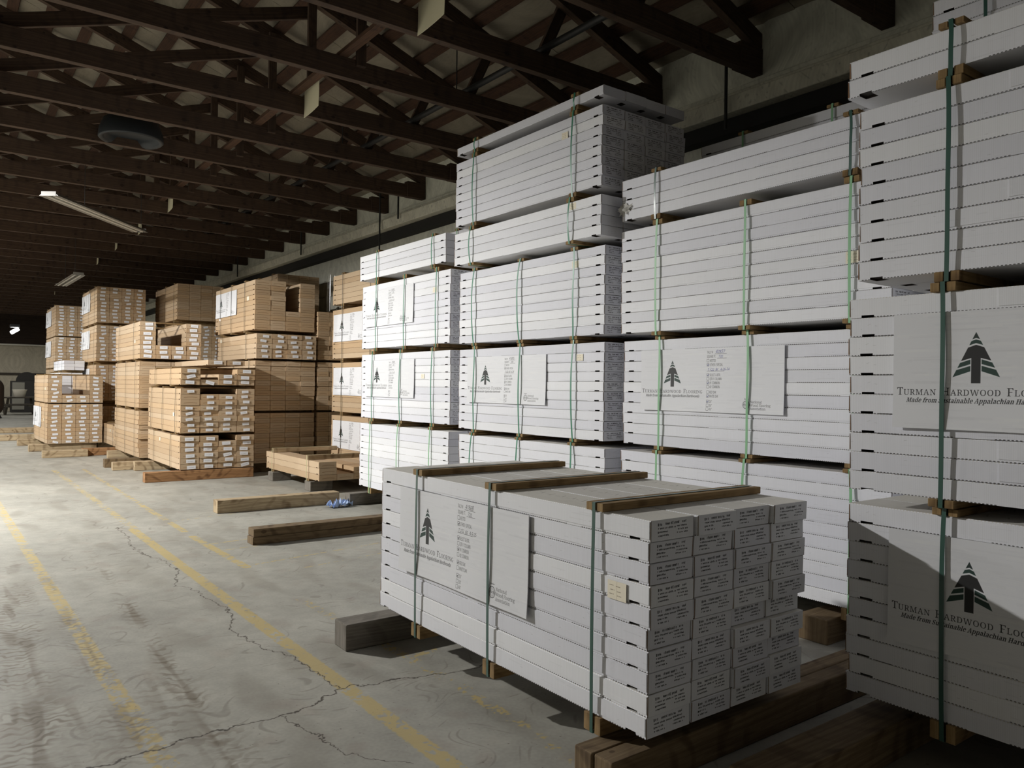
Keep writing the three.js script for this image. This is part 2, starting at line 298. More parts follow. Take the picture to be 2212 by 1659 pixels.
// one strapped bundle: carton, strap, lath (on top), runner (below), card, tag
function bundle(o) {
  const b = { L: 2.15, W: 0.97, rh: 0.08, yaw: 0, cols: 4, rows: 10, kind: 'white', end: 'print', straps: [-0.75, 0, 0.75], lath: 0.025, run: 0.03, jit: 1, ...o };
  const zc = b.Z - b.L / 2, g = thing(b.kind === 'white' ? 'white_carton_bundle' : 'brown_carton_bundle', b.label, 'box bundle', [b.X + b.W / 2, b.y, zc], R(b.yaw), b.group);
  const mats = b.kind === 'white' ? M.white : M.brown, cw = b.W / b.cols, geos = GEO[b.end === 'print' ? 'print' : 'blank'];
  const H = b.rows * b.rh, drift = Array.from({ length: b.rows }, (_, r) => rr(-0.008, 0.008) * b.jit + (b.lean ? b.lean(r) : 0));
  for (let r = 0; r < b.rows; r++) for (let c = 0; c < b.cols; c++) {
    if (b.skip && b.skip(c, r)) continue;
    const m = mesh('carton', pick(geos), pick(mats), g);
    m.scale.set(cw / 0.2425 * (b.gap ?? 1), b.rh / 0.08, (b.L - 0.01) / CL);
    m.position.set(-b.W / 2 + cw * (c + 0.5) + (c ? rr(-0.001, 0.001) : rr(-0.003, 0.002)) * b.jit, r * b.rh, drift[r] + (c ? rr(-0.009, 0.009) * b.jit : 0));
    m.rotation.y = rr(-0.0012, 0.0012) * b.jit;
    if (b.labels && b.labels(c, r)) {
      const l = mesh('label', labelGeo, M.label, m);
      l.scale.set(0.2425 / cw * (b.big ? 1.25 : 1), 0.08 / b.rh * (b.big ? 1.25 : 1), 1);
      l.position.set(rr(-0.022, 0.022), 0.04 + rr(-0.008, 0.008), CL / 2 + 0.0085); l.rotation.z = rnd() < 0.22 ? rr(-0.35, 0.35) : rr(-0.06, 0.06);
    }
  }
  const sw = b.kind === 'white' ? 0.017 : 0.014, sm = b.strapMat ?? (b.kind === 'white' ? M.strapDark : M.strapBlack);
  b.straps.forEach((sz, i) => {
    const z = b.strapZ ? b.strapZ[i] - zc : sz * b.L / 2;
    for (const s of [-1, 1]) {
      const t = mesh('lath', stickGeo(b.W + 0.03, b.lath), M.lath, g); t.position.set(0, H + b.lath / 2 - 0.0005, z + s * 0.03);
      const u = mesh('runner', stickGeo(b.W + 0.03, b.run), M.lath, g); u.position.set(0, -b.run / 2 + 0.0005, z + s * 0.03);
    }
    const st = mesh('strap', strapGeo(b.W, H + b.lath + 0.001, -b.run + 0.001, sw, b.bow ?? 0.004, rr(-0.012, 0.012) * (b.slack ?? 1), 0.016), sm, g); st.position.z = z;
  });
  if (b.card) {
    const cd = { w: 1.24, h: 0.45, z: 0.18, row: 1, warp: 0.012, key: 'c', ...b.card };
    const s = mesh('card', sheetGeo(cd.w, cd.h, cd.warp), cardTexture(cd.key), g);
    s.position.set(-b.W / 2 - 0.0075, H - cd.row * b.rh - cd.h / 2, -b.L / 2 + cd.z + cd.w / 2);
    s.userData.label = 'white printed card with tree emblem';
  }
  for (const [z, y, s = 1] of b.tags ?? []) {
    const t = mesh('tag', new THREE.BoxGeometry(0.1 * s, 0.07 * s, 0.0012).rotateY(-Math.PI / 2), M.tag, g); t.position.set(-b.W / 2 - 0.0055, y, z); t.userData.label = 'small cream paper tag';
  }
  g.userData.top = b.y + H + b.lath;
  return g;
}
// a stack of bundles: laths and runners fill the gaps between the tiers
function stack(common, tiers) {
  return tiers.map((t, i) => {
    const n = tiers[i + 1], rh = t.rh ?? common.rh ?? 0.08, top = t.y + (t.rows ?? 10) * rh, gap = n ? n.y - top : 0.05;
    const below = i ? t.y - (tiers[i - 1].y + (tiers[i - 1].rows ?? 10) * rh) : (common.base ?? 0.07);
    return bundle({ ...common, lath: n ? gap * 0.45 : 0.024, run: i ? below * 0.5 : below, ...t });
  });
}

// ---------------------------------------------------------------- floor
const CRACKS = [
  [[-0.6, -3.2], [0.1, -3.3], [0.53, -3.37], [0.69, -3.38], [0.84, -3.41], [1.04, -3.42], [1.28, -3.41], [1.4, -3.44], [1.6, -3.54], [1.66, -3.56], [1.79, -3.5], [1.91, -3.5], [2.0, -3.47], [2.2, -3.42], [2.6, -3.4]],
  [[1.5, -8.79], [1.51, -8.31], [1.44, -7.75], [1.47, -7.25], [1.55, -6.96], [1.56, -6.51], [1.43, -6.04], [1.51, -5.92], [1.53, -5.56], [1.57, -5.31]],
  [[1.57, -5.31], [1.55, -5.04], [1.45, -4.77], [1.51, -4.34], [1.59, -4.13], [1.6, -3.86], [1.61, -3.56]],
  [[1.28, -3.41], [1.29, -3.24], [1.33, -3.14], [1.32, -2.99], [1.39, -2.85], [1.54, -2.68]],
];
const CRW = [0.0035, 0.0022, 0.0024, 0.0016];
function segDist(px, pz, a, b) { const dx = b[0] - a[0], dz = b[1] - a[1], t = clamp(((px - a[0]) * dx + (pz - a[1]) * dz) / (dx * dx + dz * dz)); return Math.hypot(px - a[0] - t * dx, pz - a[1] - t * dz); }
const PAINT = [   // yellow bands: [x0, z0, x1, z1, half width, wear threshold]
  [1.6, -15, 1.64, -8.6, 0.042, 0.1], [1.62, -8.6, 1.66, -1, 0.044, -0.4], [0.6, -12, 0.68, -6.5, 0.04, 0.05], [0.68, -6.5, 0.72, -3.9, 0.042, -0.15], [0.72, -3.9, 0.75, -2.6, 0.05, 0.2],
  [2.03, -15, 2.03, -10, 0.03, 0.18], [2.02, -10.2, 2.025, -8.2, 0.035, 0.0], [2.02, -7.9, 2.05, -6.35, 0.038, -0.28], [2.06, -5.2, 2.12, -3.2, 0.035, 0.3], [2.12, -3.2, 2.05, -1.8, 0.035, 0.32],
  [2.08, -7.44, 2.5, -7.51, 0.014, -0.3], [2.08, -7.1, 2.45, -7.14, 0.009, 0.0], [2.06, -6.39, 3.5, -6.66, 0.013, -0.1], [2.3, -6.05, 3.6, -6.3, 0.01, 0.25], [2.1, -8.9, 2.8, -9.05, 0.012, 0.15], [2.1, -4.1, 2.34, -4.12, 0.03, 0.2], [2.1, -3.75, 2.3, -3.77, 0.022, 0.1],
];
function floorTexture(x0, x1, z0, z1, W, H) {
  const data = new Uint8Array(W * H * 4), px = (x1 - x0) / W;
  for (let j = 0; j < H; j++) for (let i = 0; i < W; i++) {
    const x = x0 + (x1 - x0) * (i + 0.5) / W, z = z1 - (z1 - z0) * (j + 0.5) / H;    // row 0 = v 0 = near edge
    const n1 = noise(x * 0.35 + 3, z * 0.35), n2 = noise(x * 1.7, z * 1.7 + 9), n3 = noise(x * 7 + 5, z * 7), n4 = px < 0.012 ? noise(x * 34, z * 34) : 0;
    let t = 1 + 0.05 * n1 + 0.045 * n2 + 0.03 * n3 + 0.025 * n4;
    let r = 163 * t, g = 161 * t, b = 152 * t;
    const mix = (c, k) => { r += (c[0] - r) * k; g += (c[1] - g) * k; b += (c[2] - b) * k; };
    // scraped pale and dark patches
    mix([126, 121, 110], 0.3 * sstep(0.25, 0.8, noise(x * 2.4 + 20, z * 0.8)));
    mix([138, 118, 106], 0.14 * sstep(0.45, 0.9, noise(x * 3 - 7, z * 3 + 2)));
    const sc = noise(x * 3.2, z * 14 + 3 * noise(x * 2, z * 2)); mix([108, 103, 93], 0.32 * sstep(0.62, 0.86, sc));
    // paint
    for (const [a, c, e, f, hw, wear] of PAINT) {
      const d = segDist(x, z, [a, c], [e, f]); if (d > hw + 0.02) continue;
      const w = noise(x * 9 + 30, z * 9) * 0.55 + noise(x * 26, z * 26) * 0.45 + noise(x * 1.3, z * 0.9 + 4) * 0.3;
      mix([190, 168, 110], 0.75 * sstep(hw + 0.006, hw - 0.006, d + 0.006 * noise(x * 40, z * 40)) * sstep(wear - 0.08, wear + 0.18, w + 0.1));
    }
    // tyre tracks: brown dust raked into bars
    const tr = (cx, half, amt, per) => {
      const u = (x - cx) / half; if (Math.abs(u) > 2.4 || amt < 0.02) return;
      const wob = noise(x * 4, z * 2.2) * 0.6 + noise(x * 13 + 8, z * 9) * 0.3, au = Math.abs(u + 0.25 * wob);
      const chev = Math.sin(((z + 0.06 * wob) / per + au * 0.28 * (u > 0 ? 1 : 0.8)) * 6.283 + wob * 1.6), bars = sstep(0.1, 0.8, chev + 0.5 * noise(x * 19, z * 23));
      const smear = sstep(-0.15, 0.55, noise(x * 12 + 3, z * 1.1) + 0.35 * wob) * sstep(1.05, 0.5, au);
      const patch = sstep(-0.85, 0.15, noise(x * 1.7 + 11, z * 1.1));
      mix([104, 94, 79], amt * patch * (0.5 * smear + 0.62 * bars * sstep(2.1, 0.9, au) * (0.5 + 0.5 * sstep(-0.3, 0.4, noise(x * 7, z * 5)))));
    };
    const fade = sstep(-8.5, -5.2, z);
    tr(0.37 - 0.04 * (z + 4.5), 0.085, 0.95 * fade, 0.062); tr(0.47, 0.1, 0.75 * fade * sstep(-5.0, -3.9, z), 0.07); tr(1.01 - 0.03 * (z + 4.6), 0.035, 0.8 * fade, 0.09); tr(0.9, 0.12, 0.5 * fade * sstep(-4.6, -3.8, z), 0.1); tr(0.68, 0.05, 0.6 * fade, 0.06); tr(0.05, 0.1, 0.7 * fade, 0.07); tr(-0.35, 0.12, 0.7 * fade, 0.08);
    // cracks
    if (px < 0.012) CRACKS.forEach((cr, q) => {
      for (let s = 1; s < cr.length; s++) {
        const lo = Math.min(cr[s][0], cr[s - 1][0]) - 0.1, hi = Math.max(cr[s][0], cr[s - 1][0]) + 0.1; if (x < lo || x > hi) continue;
        const d = segDist(x + 0.02 * noise(x * 9, z * 9) + 0.006 * noise(x * 40, z * 40), z + 0.02 * noise(x * 9 + 50, z * 9) + 0.006 * noise(x * 40 + 9, z * 40), cr[s - 1], cr[s]);
        if (d < CRW[q] * 3) mix([52, 46, 38], 0.85 * sstep(CRW[q] * 2.2, CRW[q] * 0.5, d));
      }
    });
    if (px < 0.012) { const f = noise(x * 60 + 1, z * 60 + 2) + 0.6 * noise(x * 17, z * 17); mix([66, 58, 48], 0.7 * sstep(1.22, 1.4, f)); mix([206, 203, 194], 0.4 * sstep(1.2, 1.4, -f)); }
    const k = (j * W + i) * 4; data[k] = clamp(r, 0, 255); data[k + 1] = clamp(g, 0, 255); data[k + 2] = clamp(b, 0, 255); data[k + 3] = 255;
  }
  const t = new THREE.DataTexture(data, W, H); t.colorSpace = THREE.SRGBColorSpace; t.magFilter = THREE.LinearFilter; t.minFilter = THREE.LinearMipmapLinearFilter; t.generateMipmaps = true; t.anisotropy = 8; t.needsUpdate = true; return t;
}
const slab = (x0, x1, z0, z1) => { const g = new THREE.BoxGeometry(x1 - x0, 0.15, z1 - z0).translate((x0 + x1) / 2, -0.075, (z0 + z1) / 2), uv = g.attributes.uv, p = g.attributes.position; for (let i = 0; i < p.count; i++) uv.setXY(i, (p.getX(i) - x0) / (x1 - x0), (z1 - p.getZ(i)) / (z1 - z0)); return g; };
const floor = new THREE.Group(); floor.name = 'floor'; floor.userData = { kind: 'structure', label: 'worn grey concrete floor with yellow lines' }; scene.add(floor);
for (const [x0, x1, z0, z1, w, h] of [[-0.5, 3.1, -6.5, -1.0, 1340, 2048], [-0.5, 4.7, -15, -6.5, 1024, 1600], [3.1, 7, -6.5, -1, 512, 720], [4.7, 7, -15, -6.5, 128, 512], [-0.5, 7, -46, -15, 512, 1400], [-13, -0.5, -46, -1, 256, 900], [-13, 7, -1, 5, 400, 128]])
  mesh('concrete_slab', slab(x0, x1, z0, z1), std({ map: floorTexture(x0, x1, z0, z1, w, h), roughness: 0.62 }), floor);

// ---------------------------------------------------------------- walls
function plaster(base, seedShift, streak) {
  const W = 512, H = 512, c = canvas(W, H), x = c.getContext('2d'), im = x.createImageData(W, H);
  for (let j = 0; j < H; j++) for (let i = 0; i < W; i++) {
    const a = i / W * 6.2832, b = j / H * 6.2832, n = noise(Math.cos(a) * 1.5 + seedShift, Math.sin(a) * 1.5 + Math.cos(b) * 1.2) * 0.05 + noise(Math.cos(a) * 8 + seedShift, Math.sin(a) * 8 + Math.sin(b) * 7) * 0.035;
    let t = 1 + n; const d = sstep(0.5, 0.85, noise(Math.cos(a) * 5 + 60, Math.sin(a) * 5 + Math.cos(b) * 5)) * streak, k = (j * W + i) * 4;
    for (let q = 0; q < 3; q++) im.data[k + q] = clamp(base[q] * t * (1 - 0.45 * d), 0, 255); im.data[k + 3] = 255;
  }
  x.putImageData(im, 0, 0); return tex(c, true);
}
M.wall = std({ map: plaster([200, 200, 186], 3, 0.12), roughness: 0.9 });
M.ledge = std({ map: plaster([200, 198, 182], 13, 0.3), roughness: 0.9 });
M.farWall = std({ map: plaster([176, 168, 150], 23, 0.08), roughness: 0.9 });
M.darkBoard = std({ map: texTruss, color: 0xb0a8a0 });
const X_WALL = 6.6, Z_FAR = -45;
struct('wall_right', uvGrain(pbox(0.3, 10.4, 50, X_WALL + 0.15, 5.2, -20), 2, 2, 2), M.wall);
M.hallWall = std({ map: plaster([214, 212, 204], 43, 0.3), roughness: 0.9 });
struct('wall_left', uvGrain(pbox(0.3, 10.4, 50, -12.15, 5.2, -20), 2, 2, 2), M.hallWall);
struct('wall_far', uvGrain(pbox(19.2, 10.4, 0.3, -2.75, 5.2, Z_FAR - 0.15), 0, 2, 2), M.farWall);
struct('wall_near', uvGrain(pbox(19.2, 10.4, 0.3, -2.75, 5.2, 5.15), 0, 2, 2), M.hallWall);
{ // courses of the lower side wall, with recessed joints
  const wr = scene.getObjectByName('wall_right');
  const g = uvGrain(new RoundedBoxGeometry(0.05, 0.292, 3.99, 1, 0.006), 2, 2, 2);
  for (let r = 0; r < 6; r++) for (let k = 0; k < 9; k++) { const m = mesh('wall_plank', g, M.wall, wr); m.position.set(X_WALL - 0.02, 2.3 + r * 0.3, -0.6 - k * 4 - (r % 2) * 2); }
}
{ // beam along the side wall: broad face, thin lips above
  const b = new THREE.Group(); b.name = 'trim_1'; b.userData = { kind: 'structure', label: 'concrete ledge beam along the side wall' }; scene.add(b);
  mesh('beam_face', uvGrain(new RoundedBoxGeometry(0.3, 0.17, 49, 1, 0.012), 2, 2, 2), M.ledge, b).position.set(6.47, 4.36, -20);
  mesh('steel_web', new RoundedBoxGeometry(0.16, 0.16, 49, 1, 0.01), std({ color: 0x23221f, roughness: 0.9 }), b).position.set(6.53, 4.197, -20);
  mesh('upper_lip', uvGrain(new RoundedBoxGeometry(0.2, 0.06, 49, 1, 0.01), 2, 2, 2), M.ledge, b).position.set(6.53, 4.49, -20);
  mesh('upper_course', uvGrain(new RoundedBoxGeometry(0.1, 0.07, 49, 1, 0.01), 2, 2, 2), M.wall, b).position.set(6.57, 4.57, -20);
  for (let k = 0; k < 26; k++) { const m = mesh('broken_edge', uvGrain(new THREE.DodecahedronGeometry(rr(0.02, 0.045), 0).scale(1, 0.5, rr(1.5, 5)), 2), M.ledge, b); m.position.set(6.4 + rr(0, 0.06), 4.455, -2.5 - k * 0.9 - rr(0, 0.6)); }
}
{ // dark upper boarding, pale pipe and dark rail on the far wall
  const t = new THREE.Group(); t.name = 'trim_2'; t.userData = { kind: 'structure', label: 'dark boarding, pale pipe and rail on the far wall' }; scene.add(t);
  for (let k = 0; k < 5; k++) mesh('board', wbox(19, 0.295, 0.06, 0), M.darkBoard, t).position.set(-2.7, 3.45 + k * 0.3, Z_FAR + 0.03);
  mesh('pipe', new THREE.CylinderGeometry(0.045, 0.045, 19, 10).rotateZ(Math.PI / 2), std({ color: 0xd8d4c8, roughness: 0.5 }), t).position.set(-2.7, 3.27, Z_FAR + 0.12);
  mesh('rail', pbox(19, 0.1, 0.1), std({ color: 0x3a332b }), t).position.set(-2.7, 1.84, Z_FAR + 0.06);
}

// ---------------------------------------------------------------- roof: panels, purlins, trusses
const PITCH = 0.36, EAVE = 4.9, X_END = -5.5, HALF = X_WALL - X_END, cosP = 1 / Math.hypot(1, PITCH), ang = Math.atan(PITCH);
const chordY = (X) => EAVE + PITCH * (X_WALL - X);                 // underside of the top chords
M.roofPanel = std({ map: plaster([132, 124, 109], 33, 0.08), roughness: 0.6 });
{
  const c = new THREE.Group(); c.name = 'ceiling'; c.userData = { kind: 'structure', label: 'pale roof sheets above the purlins' }; scene.add(c);
  const len = HALF / cosP + 0.3, make = (v) => {                    // 1.33 m wide faced sheet, slack between the purlins, with folded seams
    const P = new THREE.BoxGeometry(len, 0.02, 1.33, 96, 1, 22), p = P.attributes.position;
    for (let i = 0; i < p.count; i++) {
      const s = p.getX(i), w = p.getZ(i), cell = Math.abs(((s + 50) % 0.483) / 0.483 - 0.5) * 2, slack = 1 - cell * cell;
      p.setY(i, p.getY(i) - 0.02 * slack * (0.6 + 0.5 * noise(s * 1.3 + v * 9, w * 1.7)) - 0.034 * Math.exp(-(((w - 0.28 + 0.05 * noise(s + v, 3)) / 0.03) ** 2)) * slack - 0.012 * Math.exp(-(((w + 0.4 + 0.04 * noise(s * 0.7, v)) / 0.03) ** 2)) * slack);
    }
    P.computeVertexNormals(); return uvGrain(P, 0, 2, 2);
  };
  const G = [0, 1, 2].map(make), mx = (X_WALL + X_END) / 2;
  for (let k = 0; k < 37; k++) { const m = mesh('roof_panel', G[k % 3], M.roofPanel, c); m.rotation.z = -ang; m.position.set(mx, chordY(mx) + 0.31, 4.3 - k * 1.331); }
  mesh('roof_cover', pbox(len + 0.3, 0.06, 51).rotateZ(-ang).translate(mx, chordY(mx) + 0.4, -20), std({ color: 0x777777 }), c);
  mesh('hall_ceiling', pbox(7, 0.12, 51, X_END - 3.4, 9.8, -20), std({ color: 0x8a8780 }), c);
  mesh('hall_header', wbox(0.14, 0.5, 50, 2), M.truss, c).position.set(X_END - 0.1, 9.4, -20);
}
for (let k = 0; k < 26; k++) {
  const X = 6.31 - 0.455 * k;
  const m = single('purlin', wbox(0.15, 0.045, 50, 2), M.purlin, 'long brown purlin running under the pale roof sheets across the trusses', 'purlin', [X, chordY(X) + 0.207, -20], 'roof purlins');
  m.rotation.z = -ang;
}
for (const [k, z] of [1.4, -3.9, -14.6, -25.2, -35.9].entries())
  single('roof_post', wbox(0.16, 9.1, 0.16, 1), M.truss, 'tall wooden post carrying the inner truss ends', 'post', [X_END - 0.1, 4.55, z], 'posts of the inner hall');
const truss = thing('roof_truss', 'dark wooden roof truss beyond the twelfth from the top right corner or overhead', 'truss', [0, 0, 0], 0, 'wooden roof trusses');
{
  const beam = (name, a, b, h, w) => { const L = Math.hypot(b[0] - a[0], b[1] - a[1]), m = mesh(name, wbox(L, h, w, 0, 0.004), M.truss, truss); m.position.set((a[0] + b[0]) / 2, (a[1] + b[1]) / 2, 0); m.rotation.z = Math.atan2(b[1] - a[1], b[0] - a[0]); return m; };
  const q = 0.085 / cosP, tp = (X) => [X, chordY(X) + q];
  beam('bottom_chord', [X_END, 4.765], [6.58, 4.765], 0.21, 0.085);
  beam('top_chord', tp(6.62), tp(X_END), 0.17, 0.085);
  beam('vertical_web', [3.48, 4.8], tp(3.48), 0.1, 0.05).position.z = 0.067;
  beam('vertical_web', [-0.9, 4.8], tp(-0.9), 0.1, 0.05).position.z = 0.067; beam('diagonal_web', [-0.85, 7.2], [0.1, 4.82], 0.12, 0.05).position.z = -0.067; beam('diagonal_web', [-0.95, 7.2], [-5.2, 4.85], 0.14, 0.05).position.z = -0.067;
  beam('end_post', [X_END + 0.05, 4.7], tp(X_END + 0.05), 0.12, 0.085);
  beam('diagonal_web', [3.52, 5.93], [0.1, 4.82], 0.14, 0.05).position.z = -0.067;
  beam('diagonal_web', tp(5.2), [4.9, 4.86], 0.12, 0.05).position.z = -0.067;
  mesh('heel_block', wbox(0.34, 0.26, 0.12, 0), M.truss, truss).position.set(6.42, 4.79, 0);
}
truss.position.z = -3.43 + 3 * 1.331;
const ORD = ['first', 'second', 'third', 'fourth', 'fifth', 'sixth', 'seventh', 'eighth', 'ninth', 'tenth', 'eleventh', 'twelfth'];
for (let k = -2; k < 31; k++) { const t = truss.clone(); t.name = numbered('roof_truss'); t.position.z = -3.43 - 1.331 * k; if (k >= 0 && k < 12) t.userData.label = ORD[k] + ' roof truss counted from the top right corner of the picture'; scene.add(t); }
single('brace_board', wbox(0.1, 0.045, 46, 2), M.brace, 'light brown bracing board lying lengthwise along the truss bottom chords', 'board', [3.3, 4.893, -21]);

{ // sprinkler pipe hung lengthwise below the purlins
  const g = thing('sprinkler_pipe', 'black sprinkler pipe hung lengthwise among the trusses near the side wall', 'pipe', [4.87, 4.92, -20]);
  mesh('pipe', new THREE.CylinderGeometry(0.035, 0.035, 46, 10).rotateX(Math.PI / 2), std({ color: 0x1c1c1c, roughness: 0.6 }), g);
  for (let k = 0; k < 12; k++) mesh('hanger_rod', new THREE.CylinderGeometry(0.007, 0.007, 0.55, 6), std({ color: 0x222222 }), g).position.set(0, 0.29, 15.5 - k * 3.2);
}
for (const [z, y0] of [[-12.4, 3.4], [-11.72, 4.35], [-16.1, 4.3], [-4.9, 4.1], [-20.5, 4.3]])
  single('wall_conduit', new THREE.CylinderGeometry(0.016, 0.016, 4.95 - y0, 8), std({ color: 0x1d1d1b, roughness: 0.6 }), z === -12.4 ? 'long black conduit dropping down the side wall behind the brown bundles' : 'short black rod hanging past the wall ledge beam', z === -12.4 ? 'conduit' : 'rod', [6.27, (4.95 + y0) / 2, z], z === -12.4 ? undefined : 'rods at the ledge beam');
// pale plates fixed to the chords beside the verticals
{
  const spots = [[2, 0.4, 0.5], [4, 0.34, 0.5], [9, 0.32, 0.5], [11, 0.28, 0.5], [13, 0.3, 0.45], [15, 0.28, 0.45], [19, 0.26, 0.45], [22, 0.24, 0.4]];
  const names = ['largest pale plate at the top edge of the picture', 'curled pale plate on the second visible chord beside the lengthwise brace', 'tall pale plate on a chord right of the long unlit light tube', 'small pale plate near the far end of the long light tube'];
  spots.forEach(([k, h, w], i) => {
    const g = new THREE.BoxGeometry(w, h, 0.004, 6, 6, 1), p = g.attributes.position;
    for (let q = 0; q < p.count; q++) p.setZ(q, p.getZ(q) + 0.03 * (p.getX(q) / w + 0.5) ** 2 + 0.02 * Math.max(0, -p.getY(q) / h) ** 2);
    g.computeVertexNormals();
    single('chord_plate', g, std({ color: 0xd8d2b4, roughness: 0.8 }), names[i] ?? 'tiny pale plate fixed to a distant truss chord', 'plate', [3.41, 4.83 - (i % 2) * 0.04, -3.43 - 1.331 * k + 0.047 + w / 2], i > 3 ? 'distant chord plates' : undefined).rotation.y = -Math.PI / 2;
  });
}

// ---------------------------------------------------------------- lamps
M.fixture = std({ color: 0x807d76, roughness: 0.4 });
function highBay([x, y, z, cd], i) {
  const g = thing('high_bay_lamp', ['aisle high-bay lamp nearest the white stacks', 'second high-bay lamp along the aisle', 'third high-bay lamp along the aisle', 'farthest high-bay lamp of the aisle'][i], 'lamp', [x, y, z], 0);
  const prof = [[0.02, 0.42], [0.1, 0.42], [0.11, 0.26], [0.13, 0.22], [0.26, 0.06], [0.3, 0], [0.29, 0.002], [0.25, 0.055], [0.12, 0.2]].map(([a, b]) => new THREE.Vector2(a, b));
  mesh('reflector', new THREE.LatheGeometry(prof, 32), std({ color: 0x8a8c8e, metalness: 0.6, roughness: 0.35, side: THREE.DoubleSide }), g);
  mesh('lens', new THREE.CylinderGeometry(0.255, 0.255, 0.012, 32), std({ color: 0xffffff, emissive: LAMP_COLOR, emissiveIntensity: 6 }), g).position.y = 0.03;
  mesh('hanger', new THREE.CylinderGeometry(0.008, 0.008, 3.6, 6), std({ color: 0x222222 }), g).position.y = 2.2;
  const s = new THREE.SpotLight(LAMP_COLOR, cd, 0, R(90), 0.2, 2); s.position.set(0, 0.005, 0); s.target.position.set(0, -3, 0); s.castShadow = true; s.shadow.radius = 6;
  g.add(s, s.target);
}
HIGH_BAYS.forEach(highBay);
function tubeLight(label, a, b, chainZ) {
  const A = new THREE.Vector3(...a), B = new THREE.Vector3(...b), L = A.distanceTo(B), g = thing('fluorescent_fixture', label, 'light fixture', A.clone().add(B).multiplyScalar(0.5).toArray());
  g.rotation.y = Math.atan2(B.x - A.x, B.z - A.z);
  const sh = new THREE.Shape(); [[-0.13, 0], [-0.12, 0.012], [-0.05, 0.06], [0.05, 0.06], [0.12, 0.012], [0.13, 0], [0.115, 0], [0.045, 0.045], [-0.045, 0.045], [-0.115, 0]].forEach(([x, y], i) => (i ? sh.lineTo(x, y) : sh.moveTo(x, y)));
  mesh('reflector', new THREE.ExtrudeGeometry(sh, { depth: L, bevelEnabled: false }).translate(0, 0, -L / 2), M.fixture, g);
  for (const s of [-1, 1]) mesh('tube', new THREE.CylinderGeometry(0.018, 0.018, L - 0.06, 12).rotateX(Math.PI / 2), std({ color: 0xc4c1b8, roughness: 0.25 }), g).position.set(s * 0.05, 0.012, 0);
  for (const s of [-1, 1]) mesh('end_plate', pbox(0.2, 0.06, 0.008), M.fixture, g).position.set(0, 0.03, s * L / 2);
  for (const z of chainZ) { const t = (z - A.z) / (B.z - A.z); mesh('chain', new THREE.CylinderGeometry(0.004, 0.004, 4.67 - A.y, 6), std({ color: 0x333333 }), g).position.set(0, (4.67 - A.y) / 2 + 0.02, (t - 0.5) * L); }
}
tubeLight('long unlit twin-tube fixture hanging slantwise under the trusses', [1.174, 4.0, -12.08], [2.683, 4.0, -14.02], [-12.747, -14.04]);
tubeLight('distant unlit twin-tube fixture hanging above the labelled brown bundles', [2.36, 3.8, -21.45], [2.42, 3.8, -18.95], [-19.402, -20.733]);
{
  const g = thing('flood_lamp', 'small bright white lamp glowing high on the far wall', 'lamp', [2.74, 3.72, -40.7]);
  g.rotation.set(0, 0, 0);
  mesh('housing', new RoundedBoxGeometry(0.36, 0.14, 0.5, 2, 0.03), std({ color: 0x55565a }), g).position.y = 0.22;
  mesh('lens', new RoundedBoxGeometry(0.34, 0.16, 0.5, 2, 0.04), std({ color: 0xffffff, emissive: new THREE.Color(1, 0.98, 0.92), emissiveIntensity: 8 }), g).rotation.z = 0.6;
  mesh('stem', new THREE.CylinderGeometry(0.01, 0.01, 0.8, 6), std({ color: 0x222222 }), g).position.y = 0.66;
  const l = new THREE.RectAreaLight(new THREE.Color(1, 0.98, 0.92), 90, 0.3, 0.45); l.position.y = -0.17; l.rotation.x = -Math.PI / 2; g.add(l);
}
{ // dark drum-shaped unit among the trusses
  const g = thing('drum_heater', 'dark round drum heater hung between the trusses at upper left', 'heater', [2.0, 4.66, -11.1]);
  const prof = [[0, 0.3], [0.2, 0.3], [0.33, 0.25], [0.38, 0.12], [0.39, 0.02], [0.37, 0], [0.33, 0.02], [0.3, 0.1], [0, 0.12]].map(([a, b]) => new THREE.Vector2(a, b));
  mesh('drum', new THREE.LatheGeometry(prof, 32), std({ color: 0x1d2226, roughness: 0.55, side: THREE.DoubleSide }), g);
  mesh('duct', new THREE.TorusGeometry(0.13, 0.055, 10, 20, Math.PI).rotateY(0.6), std({ color: 0x15171a, roughness: 0.4 }), g).position.set(-0.33, 0.26, 0.1);
}

